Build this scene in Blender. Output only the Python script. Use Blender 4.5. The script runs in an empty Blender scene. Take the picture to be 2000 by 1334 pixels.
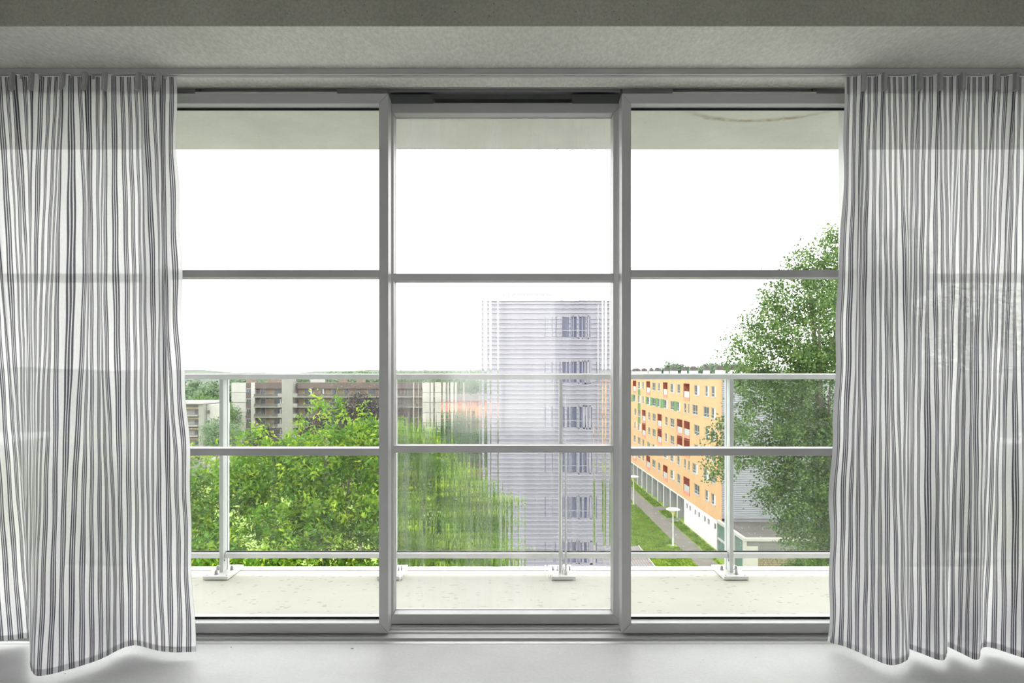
import bpy, bmesh, math, random
import numpy as np
from mathutils import Vector, Matrix

random.seed(7)
SC = bpy.context.scene
COL = SC.collection
PI = math.pi

# ------------------------------------------------------------------ camera, sky, exposure
H = 1.07                      # eye height over the room floor (m)
F = 1300.0                    # focal length in pixels of the 2000 px frame
CX, CY = 983.0, 729.0         # principal point
cam_d = bpy.data.cameras.new('camera')
cam = bpy.data.objects.new('camera', cam_d)
COL.objects.link(cam)
cam.location = (0, 0, H)
cam.rotation_euler = (PI / 2, 0, 0)
cam_d.sensor_width = 36.0
cam_d.lens = F / 2000 * 36.0
cam_d.shift_x = (1000 - CX) / 2000
cam_d.shift_y = (CY - 667) / 2000
cam_d.clip_start = 0.05
cam_d.clip_end = 8000
SC.camera = cam

world = bpy.data.worlds.new('overcast_sky')
SC.world = world
world.use_nodes = True
bg = world.node_tree.nodes['Background']
bg.inputs[0].default_value = (1.0, 0.985, 0.978, 1)
bg.inputs[1].default_value = 4.2

vs = SC.view_settings
SC.display_settings.display_device = 'sRGB'
vs.view_transform = 'Standard'
vs.look = 'None'
vs.gamma = 1.0
vs.use_curve_mapping = False
vs.exposure = 0.1
SC.cycles.use_denoising = True
SC.cycles.denoising_prefilter = 'ACCURATE'
SC.cycles.max_bounces = 12
SC.cycles.diffuse_bounces = 6
SC.cycles.transparent_max_bounces = 32
SC.cycles.transmission_bounces = 12

def P(px, py, d):
    return Vector(((px - CX) * d / F, d, H - (py - CY) * d / F))
def X(px, d): return (px - CX) * d / F
def Z(py, d): return H - (py - CY) * d / F

# ------------------------------------------------------------------ materials
class NT:
    def __init__(s, name):
        s.m = bpy.data.materials.new(name); s.m.use_nodes = True
        s.t = s.m.node_tree; s.n = s.t.nodes
        for x in list(s.n): s.n.remove(x)
        s.out = s.n.new('ShaderNodeOutputMaterial')
    def add(s, typ, **kw):
        x = s.n.new(typ)
        for k, v in kw.items():
            if k.startswith('i_'):
                k2 = k[2:].replace('_', ' ')
                s.put(x.inputs[k2], v)
            else: setattr(x, k, v)
        return x
    def put(s, inp, v):
        if isinstance(v, bpy.types.NodeSocket): s.t.links.new(v, inp)
        else: inp.default_value = v
    def math(s, op, a, b=0.0, c=None, clamp=False):
        x = s.n.new('ShaderNodeMath'); x.operation = op; x.use_clamp = clamp
        s.put(x.inputs[0], a); s.put(x.inputs[1], b)
        if c is not None: s.put(x.inputs[2], c)
        return x.outputs[0]
    def mix(s, f, a, b):
        x = s.n.new('ShaderNodeMix'); x.data_type = 'RGBA'
        s.put(x.inputs[0], f); s.put(x.inputs[6], a); s.put(x.inputs[7], b)
        return x.outputs[2]
    def mixsh(s, f, a, b):
        x = s.n.new('ShaderNodeMixShader')
        s.put(x.inputs[0], f); s.t.links.new(a, x.inputs[1]); s.t.links.new(b, x.inputs[2])
        return x.outputs[0]
    def coord(s, scale=(1, 1, 1)):
        g = s.n.new('ShaderNodeNewGeometry')
        mp = s.n.new('ShaderNodeMapping'); mp.inputs['Scale'].default_value = scale
        s.t.links.new(g.outputs['Position'], mp.inputs[0])
        return mp.outputs[0]
    def noise(s, vec, scale, detail=3.0, rough=0.55):
        x = s.n.new('ShaderNodeTexNoise')
        s.put(x.inputs['Vector'], vec); x.inputs['Scale'].default_value = scale
        x.inputs['Detail'].default_value = detail; x.inputs['Roughness'].default_value = rough
        return x.outputs[0]
    def ramp(s, fac, p0, p1, c0=0.0, c1=1.0):
        x = s.n.new('ShaderNodeMapRange'); x.clamp = True
        s.put(x.inputs[0], fac); x.inputs[1].default_value = p0; x.inputs[2].default_value = p1
        x.inputs[3].default_value = c0; x.inputs[4].default_value = c1
        return x.outputs[0]
    def spots(s, vec, scale, r, keep):
        """round specks: voronoi cells, a share `keep` of them holding a dot"""
        v = s.n.new('ShaderNodeTexVoronoi'); s.put(v.inputs['Vector'], vec); v.inputs['Scale'].default_value = scale
        sep = s.n.new('ShaderNodeSeparateColor'); s.t.links.new(v.outputs['Color'], sep.inputs[0])
        rad = s.math('MULTIPLY', sep.outputs[1], r)
        dot = s.ramp(s.math('SUBTRACT', v.outputs['Distance'], rad), -0.03, 0.03, 1, 0)
        return s.math('MULTIPLY', dot, s.math('LESS_THAN', sep.outputs[0], keep))
    def done(s, sh):
        s.t.links.new(sh, s.out.inputs[0]); return s.m

def c4(c): return (c[0], c[1], c[2], 1.0)

def plain(name, col, rough=0.6, metal=0.0, var=0.12, vscale=6.0, bump=0.0, spec=0.4, bscale=60.0):
    n = NT(name)
    v = n.coord()
    f = n.noise(v, vscale, 4)
    dark = tuple(max(0, x * (1 - var)) for x in col); light = tuple(min(1, x * (1 + var)) for x in col)
    b = n.add('ShaderNodeBsdfPrincipled')
    n.put(b.inputs['Base Color'], n.mix(n.ramp(f, .3, .7), c4(dark), c4(light)))
    b.inputs['Roughness'].default_value = rough
    b.inputs['Metallic'].default_value = metal
    b.inputs['Specular IOR Level'].default_value = spec
    if bump:
        bp = n.add('ShaderNodeBump'); bp.inputs['Strength'].default_value = bump; bp.inputs['Distance'].default_value = .01
        n.put(bp.inputs['Height'], n.noise(v, bscale, 3)); n.put(b.inputs['Normal'], bp.outputs[0])
    return n.done(b.outputs[0])

def concrete(name, c0, c1, pore=0.0, rough=0.75, streak=(1, 1, 1), vscale=2.2, fine=0.12, pscale=28.0, spec=.35, marks=None, stain=None):
    n = NT(name)
    v = n.coord(streak); w = n.coord()
    col = n.mix(n.ramp(n.noise(v, vscale, 5, .62), .32, .68), c4(c0), c4(c1))
    fn = n.ramp(n.noise(v, 90, 3, .7), .35, .7, 1 - fine, 1 + fine * .4)
    hs = n.add('ShaderNodeHueSaturation'); n.put(hs.inputs['Color'], col); n.put(hs.inputs['Value'], fn)
    col = hs.outputs[0]
    if pore:
        sp = n.spots(w, pscale, .13, pore)
        col = n.mix(sp, col, (.012, .012, .01, 1))
        sp2 = n.spots(w, pscale * 2.6, .16, pore * .55)
        col = n.mix(sp2, col, (.03, .03, .026, 1))
    if marks:
        cm, sc, keep, amt = marks
        vv = n.coord((.55, 1.0, 1.0))
        sp = n.spots(vv, sc, .42, keep)
        col = n.mix(n.math('MULTIPLY', sp, amt), col, c4(cm))
    if stain:      # a brown water mark in a shallow arc on the concrete
        x0, y0, half, sag, cs_ = stain
        sp_ = n.add('ShaderNodeSeparateXYZ'); n.t.links.new(w, sp_.inputs[0])
        q = n.math('DIVIDE', n.math('SUBTRACT', sp_.outputs[0], x0), half)
        yc = n.math('SUBTRACT', y0, n.math('MULTIPLY', n.math('MULTIPLY', q, q), sag))
        dd = n.math('ABSOLUTE', n.math('SUBTRACT', n.math('ADD', sp_.outputs[1], n.math('MULTIPLY', n.math('SUBTRACT', n.noise(w, 9, 4), .5), .05)), yc))
        mk = n.math('MULTIPLY', n.ramp(dd, .006, .03, 1, 0), n.ramp(n.math('ABSOLUTE', q), .6, 1.15, 1, 0))
        mk = n.math('MULTIPLY', mk, n.ramp(n.noise(w, 30, 3), .3, .65, .15, .75))
        col = n.mix(mk, col, c4(cs_))
    b = n.add('ShaderNodeBsdfPrincipled')
    n.put(b.inputs['Base Color'], col)
    b.inputs['Roughness'].default_value = rough; b.inputs['Specular IOR Level'].default_value = spec
    bp = n.add('ShaderNodeBump'); bp.inputs['Strength'].default_value = .15; bp.inputs['Distance'].default_value = .004
    n.put(bp.inputs['Height'], n.noise(v, 45, 4)); n.put(b.inputs['Normal'], bp.outputs[0])
    return n.done(b.outputs[0])

def fresnel(n, f0=.04, k=.9):
    g = n.add('ShaderNodeNewGeometry')
    d = n.add('ShaderNodeVectorMath', operation='DOT_PRODUCT')
    n.t.links.new(g.outputs['Incoming'], d.inputs[0]); n.t.links.new(g.outputs['Normal'], d.inputs[1])
    a = n.math('SUBTRACT', 1.0, n.math('ABSOLUTE', d.outputs['Value']))
    return n.math('MULTIPLY_ADD', n.math('POWER', a, 5.0), k, f0)

def glass(name, tint=(.97, .98, .97), haze=0.0, drops=None, f0=.035, streaks=0.0):
    n = NT(name)
    tr = n.add('ShaderNodeBsdfTransparent'); tr.inputs[0].default_value = c4(tint)
    gl = n.add('ShaderNodeBsdfGlossy'); gl.inputs['Roughness'].default_value = .01
    sh = n.mixsh(fresnel(n, f0), tr.outputs[0], gl.outputs[0])
    if haze or drops:
        df = n.add('ShaderNodeBsdfDiffuse'); df.inputs[0].default_value = (.9, .92, .93, 1)
        tl = n.add('ShaderNodeBsdfTranslucent'); tl.inputs[0].default_value = (.9, .92, .93, 1)
        dirt = n.mixsh(.6, df.outputs[0], tl.outputs[0])
        fac = haze
        if haze:
            z = n.ramp(n.noise(n.coord((1, 1, .35)), 2.5, 4), .3, .75, haze * .55, haze * 1.5)
            fac = z
        if streaks:
            st = n.ramp(n.noise(n.coord((60, 60, .35)), 1.0, 3), .56, .72, 0, streaks)
            patch = n.ramp(n.noise(n.coord((2.5, 1, .8)), 1.3, 2), .5, .62)
            fac = n.math('ADD', fac, n.math('MULTIPLY', st, patch))
        if drops:
            w = n.coord((1, .02, 1))
            for sc_, r, keep, amt in drops:
                fac = n.math('MAXIMUM', fac, n.math('MULTIPLY', n.spots(w, sc_, r, keep), amt))
        sh = n.mixsh(fac, sh, dirt)
    return n.done(sh)

def ribbed_sheet(name):
    """clear sheet of fine vertical flutes: refracts sideways"""
    n = NT(name)
    # the two faces of the sheet have flutes of their own (y is stretched so they do not cancel)
    h1 = n.noise(n.coord((1, 37, .006)), 74.0, .5, .5)
    h2 = n.noise(n.coord((1, 61, .25)), 30.0, 2, .5)
    h = n.math('MULTIPLY_ADD', h2, .10, h1)
    bp = n.add('ShaderNodeBump'); bp.inputs['Strength'].default_value = 1.0
    bp.inputs['Distance'].default_value = .0009
    n.put(bp.inputs['Height'], h)
    rf = n.add('ShaderNodeBsdfRefraction'); rf.inputs['IOR'].default_value = 1.45
    rf.inputs['Roughness'].default_value = .0; rf.inputs[0].default_value = (.985, .985, .98, 1)
    n.put(rf.inputs['Normal'], bp.outputs[0])
    gl = n.add('ShaderNodeBsdfGlossy'); gl.inputs['Roughness'].default_value = .05
    sh = n.mixsh(.03, rf.outputs[0], gl.outputs[0])
    df = n.add('ShaderNodeBsdfDiffuse'); df.inputs[0].default_value = (.88, .88, .95, 1)
    tl = n.add('ShaderNodeBsdfTranslucent'); tl.inputs[0].default_value = (.88, .88, .95, 1)
    dirt = n.mixsh(.75, df.outputs[0], tl.outputs[0])
    st = n.ramp(n.noise(n.coord((1, 1, .03)), 26.0, 3), .42, .78, .008, .12)
    w = n.coord((1, .02, 1))
    fac = n.math('MAXIMUM', st, n.math('MULTIPLY', n.spots(w, 55, .16, .22), .6))
    fac = n.math('MAXIMUM', fac, n.math('MULTIPLY', n.spots(w, 110, .2, .16), .5))
    sh = n.mixsh(fac, sh, dirt)
    return n.done(sh)

def cloth_mat(name, translucency, sheer):
    n = NT(name)
    uv = n.add('ShaderNodeUVMap'); uv.uv_map = 'cloth'
    sx = n.add('ShaderNodeSeparateXYZ'); n.t.links.new(uv.outputs[0], sx.inputs[0])
    wob = n.math('MULTIPLY', n.math('SUBTRACT', n.noise(n.coord(), 160, 2), .5), .0006)
    u = n.math('FRACT', n.math('DIVIDE', n.math('ADD', sx.outputs[0], wob), .0325))
    mask = None
    for c0, w in ((.47, .07), (.67, .07), (.87, .07)):
        d = n.math('ABSOLUTE', n.math('SUBTRACT', u, c0))
        b = n.ramp(d, w - .025, w + .025, 1, 0)
        mask = b if mask is None else n.math('MAXIMUM', mask, b)
    weave = n.ramp(n.noise(n.coord((1, 1, .25)), 300, 2), .3, .7, .93, 1.0)
    col = n.mix(mask, (.88, .875, .89, 1), (.10, .098, .125, 1))
    hs = n.add('ShaderNodeHueSaturation'); n.put(hs.inputs['Color'], col); n.put(hs.inputs['Value'], weave)
    df = n.add('ShaderNodeBsdfDiffuse'); n.put(df.inputs[0], hs.outputs[0])
    tl = n.add('ShaderNodeBsdfTranslucent'); n.put(tl.inputs[0], hs.outputs[0])
    sh = n.mixsh(translucency, df.outputs[0], tl.outputs[0])
    if sheer:
        tr = n.add('ShaderNodeBsdfTransparent')
        sh = n.mixsh(n.math('MULTIPLY', n.math('SUBTRACT', 1.0, n.math('MULTIPLY', mask, .8)), sheer), sh, tr.outputs[0])
    return n.done(sh)

def leaf_mat(name, dark, mid, light, trans=.4):
    n = NT(name)
    at = n.add('ShaderNodeAttribute'); at.attribute_name = 'tone'
    s = n.add('ShaderNodeSeparateColor'); n.t.links.new(at.outputs['Color'], s.inputs[0])
    f = s.outputs[0]
    c = n.mix(n.ramp(f, 0, .5), c4(dark), c4(mid))
    c = n.mix(n.ramp(f, .5, 1), c, c4(light))
    df = n.add('ShaderNodeBsdfPrincipled'); n.put(df.inputs['Base Color'], c)
    df.inputs['Roughness'].default_value = .55; df.inputs['Specular IOR Level'].default_value = .3
    tl = n.add('ShaderNodeBsdfTranslucent'); n.put(tl.inputs[0], c)
    return n.done(n.mixsh(trans, df.outputs[0], tl.outputs[0]))

M = {}
M['alu'] = plain('anodised_aluminium', (.54, .54, .545), .45, .25, .03, 3, spec=.5)
M['alu_dark'] = plain('dark_aluminium', (.20, .21, .21), .5, .3, .06, 8)
M['alu_light'] = plain('pale_aluminium', (.72, .72, .71), .4, .4, .04, 8)
M['gasket'] = plain('black_gasket', (.012, .012, .012), .6, 0, .1)
M['rail'] = plain('galvanised_rail', (.86, .88, .885), .5, .08, .05, 14)
M['post'] = plain('grey_post_steel', (.64, .665, .67), .5, .08, .05, 14)
M['plate'] = plain('pale_steel_plate', (.80, .80, .78), .5, .1, .06, 20)
M['bolt'] = plain('grey_bolt_steel', (.42, .42, .41), .4, .7, .1, 60)
M['beam'] = concrete('lit_beam_concrete', (.78, .78, .715), (.90, .90, .835), .0, streak=(1, .45, 1), fine=.16)  # window light put into the colour: paler than the face of this beam
M['beam_face'] = concrete('shaded_porous_concrete', (.44, .44, .365), (.56, .56, .475), .30, pscale=24, fine=.2)  # same beam, shade put into the darker colour; the pores are its own
M['floor'] = concrete('screed_floor', (.70, .70, .705), (.79, .79, .795), .022, rough=.5, pscale=17, vscale=3, fine=.06, spec=.35)
M['balcony'] = concrete('balcony_concrete', (.55, .535, .475), (.63, .615, .55), .0, vscale=1.6, fine=.04, marks=((.30, .28, .21), 55, .34, .6))
M['soffit'] = concrete('soffit_concrete', (.50, .52, .46), (.60, .61, .55), .0, fine=.06, stain=(1.2, 3.255, .36, .13, (.24, .19, .10)))
M['kerb'] = plain('white_kerb_paint', (.66, .66, .645), .6, 0, .05, 12)
M['room'] = plain('white_room_paint', (.62, .62, .61), .8, 0, .02)
M['pane'] = glass('window_glass', drops=[(75, .17, .14, .5), (38, .10, .08, .5)], f0=.012)
M['guard'] = glass('rain_spotted_glass', (.95, .96, .955), .010, [(45, .14, .42, .6), (95, .16, .4, .55)], f0=.02, streaks=.035)
M['ribbed'] = ribbed_sheet('fluted_clear_sheet')
M['cloth'] = cloth_mat('striped_cotton', .62, .06)
def edge_cloth():
    n = NT('plain_cotton_edge')
    df = n.add('ShaderNodeBsdfDiffuse'); df.inputs[0].default_value = (.66, .66, .68, 1)
    tl = n.add('ShaderNodeBsdfTranslucent'); tl.inputs[0].default_value = (.5, .5, .52, 1)
    return n.done(n.mixsh(.35, df.outputs[0], tl.outputs[0]))
M['edge_cloth'] = edge_cloth()
M['cloth2'] = cloth_mat('striped_cotton_doubled', .17, .0)

# ------------------------------------------------------------------ mesh helpers
ROOTLOC = {}
class MB:
    def __init__(s): s.v = []; s.f = []; s.mi = []
    def box(s, x0, x1, y0, y1, z0, z1):
        b = len(s.v)
        s.v += [(x0, y0, z0), (x1, y0, z0), (x1, y1, z0), (x0, y1, z0), (x0, y0, z1), (x1, y0, z1), (x1, y1, z1), (x0, y1, z1)]
        s.f += [tuple(b + i for i in q) for q in ((3, 2, 1, 0), (4, 5, 6, 7), (0, 1, 5, 4), (1, 2, 6, 5), (2, 3, 7, 6), (3, 0, 4, 7))]
        return s
    def hexa(s, pts):
        b = len(s.v); s.v += [tuple(p) for p in pts]
        s.f += [tuple(b + i for i in q) for q in ((3, 2, 1, 0), (4, 5, 6, 7), (0, 1, 5, 4), (1, 2, 6, 5), (2, 3, 7, 6), (3, 0, 4, 7))]
        return s
    def extrude(s, prof, axis, a, b):
        """closed profile of 2-D points pushed along an axis ('x','y','z') from a to b"""
        n = len(prof); o = len(s.v)
        def mk(p, t):
            if axis == 'x': return (t, p[0], p[1])
            if axis == 'y': return (p[0], t, p[1])
            return (p[0], p[1], t)
        s.v += [mk(p, a) for p in prof] + [mk(p, b) for p in prof]
        for i in range(n):
            j = (i + 1) % n
            s.f.append((o + i, o + j, o + n + j, o + n + i))
        s.f.append(tuple(o + i for i in range(n))[::-1]); s.f.append(tuple(o + n + i for i in range(n)))
        return s
    def lathe(s, cx, cy, prof, seg=12):
        """prof: list of (radius, z)"""
        o = len(s.v)
        for r, z in prof:
            for k in range(seg):
                a = 2 * PI * k / seg
                s.v.append((cx + r * math.cos(a), cy + r * math.sin(a), z))
        for i in range(len(prof) - 1):
            for k in range(seg):
                k2 = (k + 1) % seg
                s.f.append((o + i * seg + k, o + i * seg + k2, o + (i + 1) * seg + k2, o + (i + 1) * seg + k))
        s.f.append(tuple(o + k for k in range(seg))[::-1])
        s.f.append(tuple(o + (len(prof) - 1) * seg + k for k in range(seg)))
        return s
    def tube(s, pts, radii, seg=8):
        o = len(s.v); pts = [Vector(p) for p in pts]
        for i, p in enumerate(pts):
            t = (pts[min(i + 1, len(pts) - 1)] - pts[max(i - 1, 0)]).normalized()
            u = t.orthogonal().normalized() if abs(t.z) < .95 else t.cross(Vector((1, 0, 0))).normalized()
            w = t.cross(u)
            for k in range(seg):
                a = 2 * PI * k / seg
                s.v.append(tuple(p + (u * math.cos(a) + w * math.sin(a)) * radii[i]))
        for i in range(len(pts) - 1):
            for k in range(seg):
                k2 = (k + 1) % seg
                s.f.append((o + i * seg + k, o + i * seg + k2, o + (i + 1) * seg + k2, o + (i + 1) * seg + k))
        s.f.append(tuple(o + k for k in range(seg))[::-1]); s.f.append(tuple(o + (len(pts) - 1) * seg + k for k in range(seg)))
        return s
    def build(s, name, mat, parent=None, bevel=0.0, smooth=False, kind=None):
        me = bpy.data.meshes.new(name)
        off = ROOTLOC.get(parent.name, Vector()) if parent else Vector()
        me.from_pydata([(x - off.x, y - off.y, z - off.z) for x, y, z in s.v], [], s.f)
        me.materials.append(mat)
        bm = bmesh.new(); bm.from_mesh(me); bmesh.ops.recalc_face_normals(bm, faces=bm.faces)
        bm.to_mesh(me); bm.free()
        if smooth: me.shade_smooth()
        o = bpy.data.objects.new(name, me); COL.objects.link(o)
        if parent:
            o.parent = parent; ROOTLOC[o.name] = off.copy()
        if bevel:
            md = o.modifiers.new('edge', 'BEVEL'); md.width = bevel; md.segments = 1; md.limit_method = 'ANGLE'
        if kind: o['kind'] = kind
        return o

def thing(name, label, cat, loc, group=None):
    o = bpy.data.objects.new(name, None); COL.objects.link(o)
    o.location = loc; o.empty_display_size = .2
    ROOTLOC[o.name] = Vector(loc)
    o['label'] = label; o['category'] = cat
    if group: o['group'] = group
    return o
def setting(name, loc=(0, 0, 0)):
    o = bpy.data.objects.new(name, None); COL.objects.link(o); o.location = loc
    ROOTLOC[o.name] = Vector(loc); o['kind'] = 'structure'
    return o
def struct(name, mb, mat, **k):
    o = mb.build(name, mat, **k); o['kind'] = 'structure'; return o
def tag(o, label, cat, group=None, kind=None):
    o['label'] = label; o['category'] = cat
    if group: o['group'] = group
    if kind: o['kind'] = kind
    return o

# ------------------------------------------------------------------ the room
YB = 2.225                     # room side of the concrete beam
ZB = 2.227                     # underside of the beam
RX = 2.46                      # half width of the room
struct('floor', MB().box(-RX, RX, -4.6, 2.63, -.2, 0), M['floor'])
struct('ceiling', MB().box(-RX, RX, -4.6, YB, 2.55, 2.75), M['room'])
bm_ = setting('beam')
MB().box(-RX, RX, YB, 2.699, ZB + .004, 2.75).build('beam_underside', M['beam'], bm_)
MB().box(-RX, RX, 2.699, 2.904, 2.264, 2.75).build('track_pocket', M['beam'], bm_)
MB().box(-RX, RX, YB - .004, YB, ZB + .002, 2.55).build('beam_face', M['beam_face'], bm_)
struct('wall_left', MB().box(-RX - .2, -RX, -4.6, 2.95, -.2, 2.75), M['room'])
struct('wall_right', MB().box(RX, RX + .2, -4.6, 2.95, -.2, 2.75), M['room'])
wb = MB()
wb.box(-RX, -.85, -4.8, -4.6, -.2, 2.75).box(.85, RX, -4.8, -4.6, -.2, 2.75)
wb.box(-.85, .85, -4.8, -4.6, 2.35, 2.75).box(-.85, .85, -4.8, -4.6, -.2, .1)  # gap in the unseen wall, added to let fill light in
struct('wall_back', wb, M['room'])
# unseen window opening added behind the camera as a source of fill light
wbk = setting('window_6', (0, -4.7, .1))
for x in (-.85, -.02, .81):
    MB().box(x, x + .04, -4.74, -4.68, .1, 2.35).build('stile', M['alu'], wbk)
for z in (.1, 2.31):
    MB().box(-.81, .81, -4.74, -4.68, z, z + .04).build('rail', M['alu'], wbk)

# ------------------------------------------------------------------ threshold and head track
sill = setting('trim_1')
MB().box(-RX, RX, 2.632, 2.664, -.1, .001).build('floor_strip', M['alu_light'], sill)
MB().box(-RX, RX, 2.665, 2.93, -.1, .0095).build('track_base', M['alu'], sill)
for y in (2.715, 2.755, 2.79, 2.815, 2.855, 2.885):
    MB().box(-RX, RX, y, y + .006, .0095, .0145 if y < 2.78 or y > 2.8 else .012).build('track_rib', M['alu_light'], sill)
head = setting('trim_2')
MB().box(-RX, RX, 2.70, 2.903, 2.259, 2.2635).build('track_plate', M['alu_dark'], head)
MB().box(-RX, RX, 2.8935, 2.903, 2.214, 2.259).build('track_lip', M['alu_dark'], head)
for y, zb in ((2.701, 2.2275), (2.785, 2.2475)):
    MB().box(-RX, RX, y, y + .004, zb, 2.259).build('track_rib', M['alu'], head)

# ------------------------------------------------------------------ sliding windows
ZT, ZBOT = 2.205, .015
def window(idx, x0, x1, yf, pane_mat, dep=.075):
    w = setting('window_%d' % idx, ((x0 + x1) / 2, yf, ZBOT))
    sw, rw, g = .0374, .0405, .0004
    def member(name, a, b, c, d):
        """four outline points in x,z pushed through the depth: a mitred profile"""
        MB().hexa([(a[0], yf, a[1]), (b[0], yf, b[1]), (b[0], yf + dep, b[1]), (a[0], yf + dep, a[1]),
                   (d[0], yf, d[1]), (c[0], yf, c[1]), (c[0], yf + dep, c[1]), (d[0], yf + dep, d[1])]).build(name, M['alu'], w, bevel=.0012)
    xi0, xi1, zi0, zi1 = x0 + sw, x1 - sw, ZBOT + rw, ZT - rw
    member('bottom_rail', (x0 + g, ZBOT), (x1 - g, ZBOT), (xi1 - g, zi0), (xi0 + g, zi0))
    member('top_rail', (xi0 + g, zi1), (xi1 - g, zi1), (x1 - g, ZT), (x0 + g, ZT))
    member('stile', (x0, ZBOT + g), (xi0, zi0 + g), (xi0, zi1 - g), (x0, ZT - g))
    member('stile', (xi1, zi0 + g), (x1, ZBOT + g), (x1, ZT - g), (xi1, zi1 - g))
    bars = ((.7356, .7647), (1.460, 1.4895))
    for a, b in bars:
        MB().box(xi0, xi1, yf, yf + dep - .004, a, b).build('transom', M['alu'], w, bevel=.0012)
    gz = ((zi0, bars[0][0]), (bars[0][1], bars[1][0]), (bars[1][1], zi1))
    yg = yf + .052
    for k, (a, b) in enumerate(gz):
        MB().box(xi0 + .001, xi1 - .001, yg, yg + (.006 if pane_mat is M['ribbed'] else .010), a + .001, b - .001).build('pane', pane_mat, w)
    if pane_mat is not M['ribbed']:
        MB().box(xi0, xi1, yg - .004, yg, zi1 - .0085, zi1 - .0005).build('gasket', M['gasket'], w)
        MB().box(xi0, xi1, yg - .004, yg, zi0 + .0005, zi0 + .0085).build('gasket', M['gasket'], w)
    # guide piece riding in the head track: two end blocks and a slotted strip between
    wd = x1 - x0
    s0 = x0 + .19 * wd if pane_mat is M['ribbed'] else x0 + .215 * wd
    s1 = x1 - .20 * wd
    zt = 2.2465 if idx in (2, 4, 5) else 2.2575
    if pane_mat is M['ribbed']: s0, s1 = -.295, .29
    if idx == 1: s0, s1 = X(384, 2.72), X(660, 2.72)
    if idx == 3: s0, s1 = X(1312, 2.72), X(1592, 2.72)
    MB().box(x0 + .004, s0, yf + .006, yf + .06, ZT + .0005, zt).build('guide_block', M['alu_dark'], w)
    MB().box(s1, x1 - .004, yf + .006, yf + .06, ZT + .0005, zt).build('guide_block', M['alu_dark'], w)
    back = idx in (2, 4, 5)
    MB().box(s0, s1, yf + .008, yf + .016, ZT + .0015, ZT + (.0050 if back else .0095)).build('vent_slat', M['alu_light'], w)
    MB().box(s0, s1, yf + .040, yf + .048, ZT + .0115, ZT + .0165).build('vent_slat', M['alu_light'], w)
    if back:
        MB().box(s0, s1, yf + .008, yf + .014, ZT + .0225, zt).build('vent_slat', M['alu_dark'], w)
    else:
        MB().box(s0, s1, yf + .050, yf + .056, ZT + .024, zt).build('vent_slat', M['alu_light'], w)
    return w
window(1, -1.467, -.467, 2.70, M['pane'])
window(2, -.499, .500, 2.80, M['ribbed'])
window(3, .481, 1.481, 2.70, M['pane'])
window(4, -2.45, -1.435, 2.80, M['pane'])
window(5, 1.447, 2.45, 2.80, M['pane'])

# ------------------------------------------------------------------ balcony
struct('balcony_floor', MB().box(-7, 7, 2.935, 3.606, -.24, 0), M['balcony'])
struct('kerb', MB().box(-7, 7, 3.607, 3.672, -.24, .004), M['kerb'])
struct('balcony_soffit', MB().box(-7, 7, 2.905, 3.672, 2.304, 2.55), M['soffit'])

gr = thing('guardrail', 'pale galvanised balcony guardrail with rain-spotted glass panels on bolted posts', 'guardrail', (0, 3.54, 0))
POSTS = [-1.487 + .897 * k for k in range(-3, 7)]
gx0, gx1 = POSTS[0] - .4, POSTS[-1] + .4
MB().extrude([(3.49, 1.038), (3.575, 1.038), (3.575, 1.063), (3.568, 1.069), (3.497, 1.069), (3.49, 1.063)], 'x', gx0, gx1).build('handrail', M['rail'], gr)
for k, x in enumerate(POSTS):
    pb = MB().box(x - .010, x + .010, 3.508, 3.578, .021, 1.038)
    pb.box(x - .014, x + .014, 3.560, 3.580, .021, 1.038)
    post = pb.build('post', M['post'], gr, bevel=.001)
    MB().box(x - .064, x + .064, 3.435, 3.648, .0035, .021).build('base_plate', M['plate'], post, bevel=.0015)
    for dx, dy in ((-.038, 3.555), (.038, 3.555), (.012, 3.475)) if x > 0 else ((-.038, 3.555), (.038, 3.555), (-.012, 3.475)):
        MB().lathe(x + dx, dy, [(.012, .021), (.012, .024), (.0085, .0245), (.0085, .034), (.0065, .041), (.003, .044)], 10).build('bolt', M['bolt'], post)
    for dx, dy in ((-.05, 3.455), (.05, 3.455), (-.05, 3.63), (.05, 3.63)):
        MB().lathe(x + dx, dy, [(.0045, .0205), (.0045, .0215)], 8).build('hole_disc', M['gasket'], post)  # black disc on the plate stands in for the dark of a hole
    mb = MB(); cxp = x + (-.0105 if x > 0 else .0105)
    mb.box(cxp - .0006, cxp + .0006, 3.522, 3.530, .075, .083); mb.build('grub_screw', M['gasket'], post)
edges = [gx0] + POSTS + [gx1]
for a, b in zip(edges[:-1], edges[1:]):
    MB().extrude([(3.525, .090), (3.565, .090), (3.565, .116), (3.556, .119), (3.534, .119), (3.525, .116)], 'x', a + .0145, b - .0145).build('bottom_rail', M['rail'], gr)
    MB().box(a + .0145, b - .0145, 3.538, 3.552, .119, .1235).build('glazing_bead', M['gasket'], gr)
    MB().box(a + .0165, b - .0165, 3.541, 3.549, .1235, 1.0375).build('glass_panel', M['guard'], gr)

# ------------------------------------------------------------------ curtain rail
cr = thing('curtain_rail', 'slim grey aluminium curtain rail along the underside of the concrete beam', 'curtain rail', (0, 2.545, ZB))
YR = 2.545
MB().extrude([(YR - .012, ZB + .003), (YR - .012, ZB - .014), (YR - .016, ZB - .018), (YR - .016, ZB - .020), (YR - .003, ZB - .020),
              (YR - .003, ZB - .010), (YR + .003, ZB - .010), (YR + .003, ZB - .020), (YR + .016, ZB - .020), (YR + .016, ZB - .018), (YR + .012, ZB - .014), (YR + .012, ZB + .003)],
             'x', -RX + .005, RX - .005).build('track', M['alu'], cr)

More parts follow.
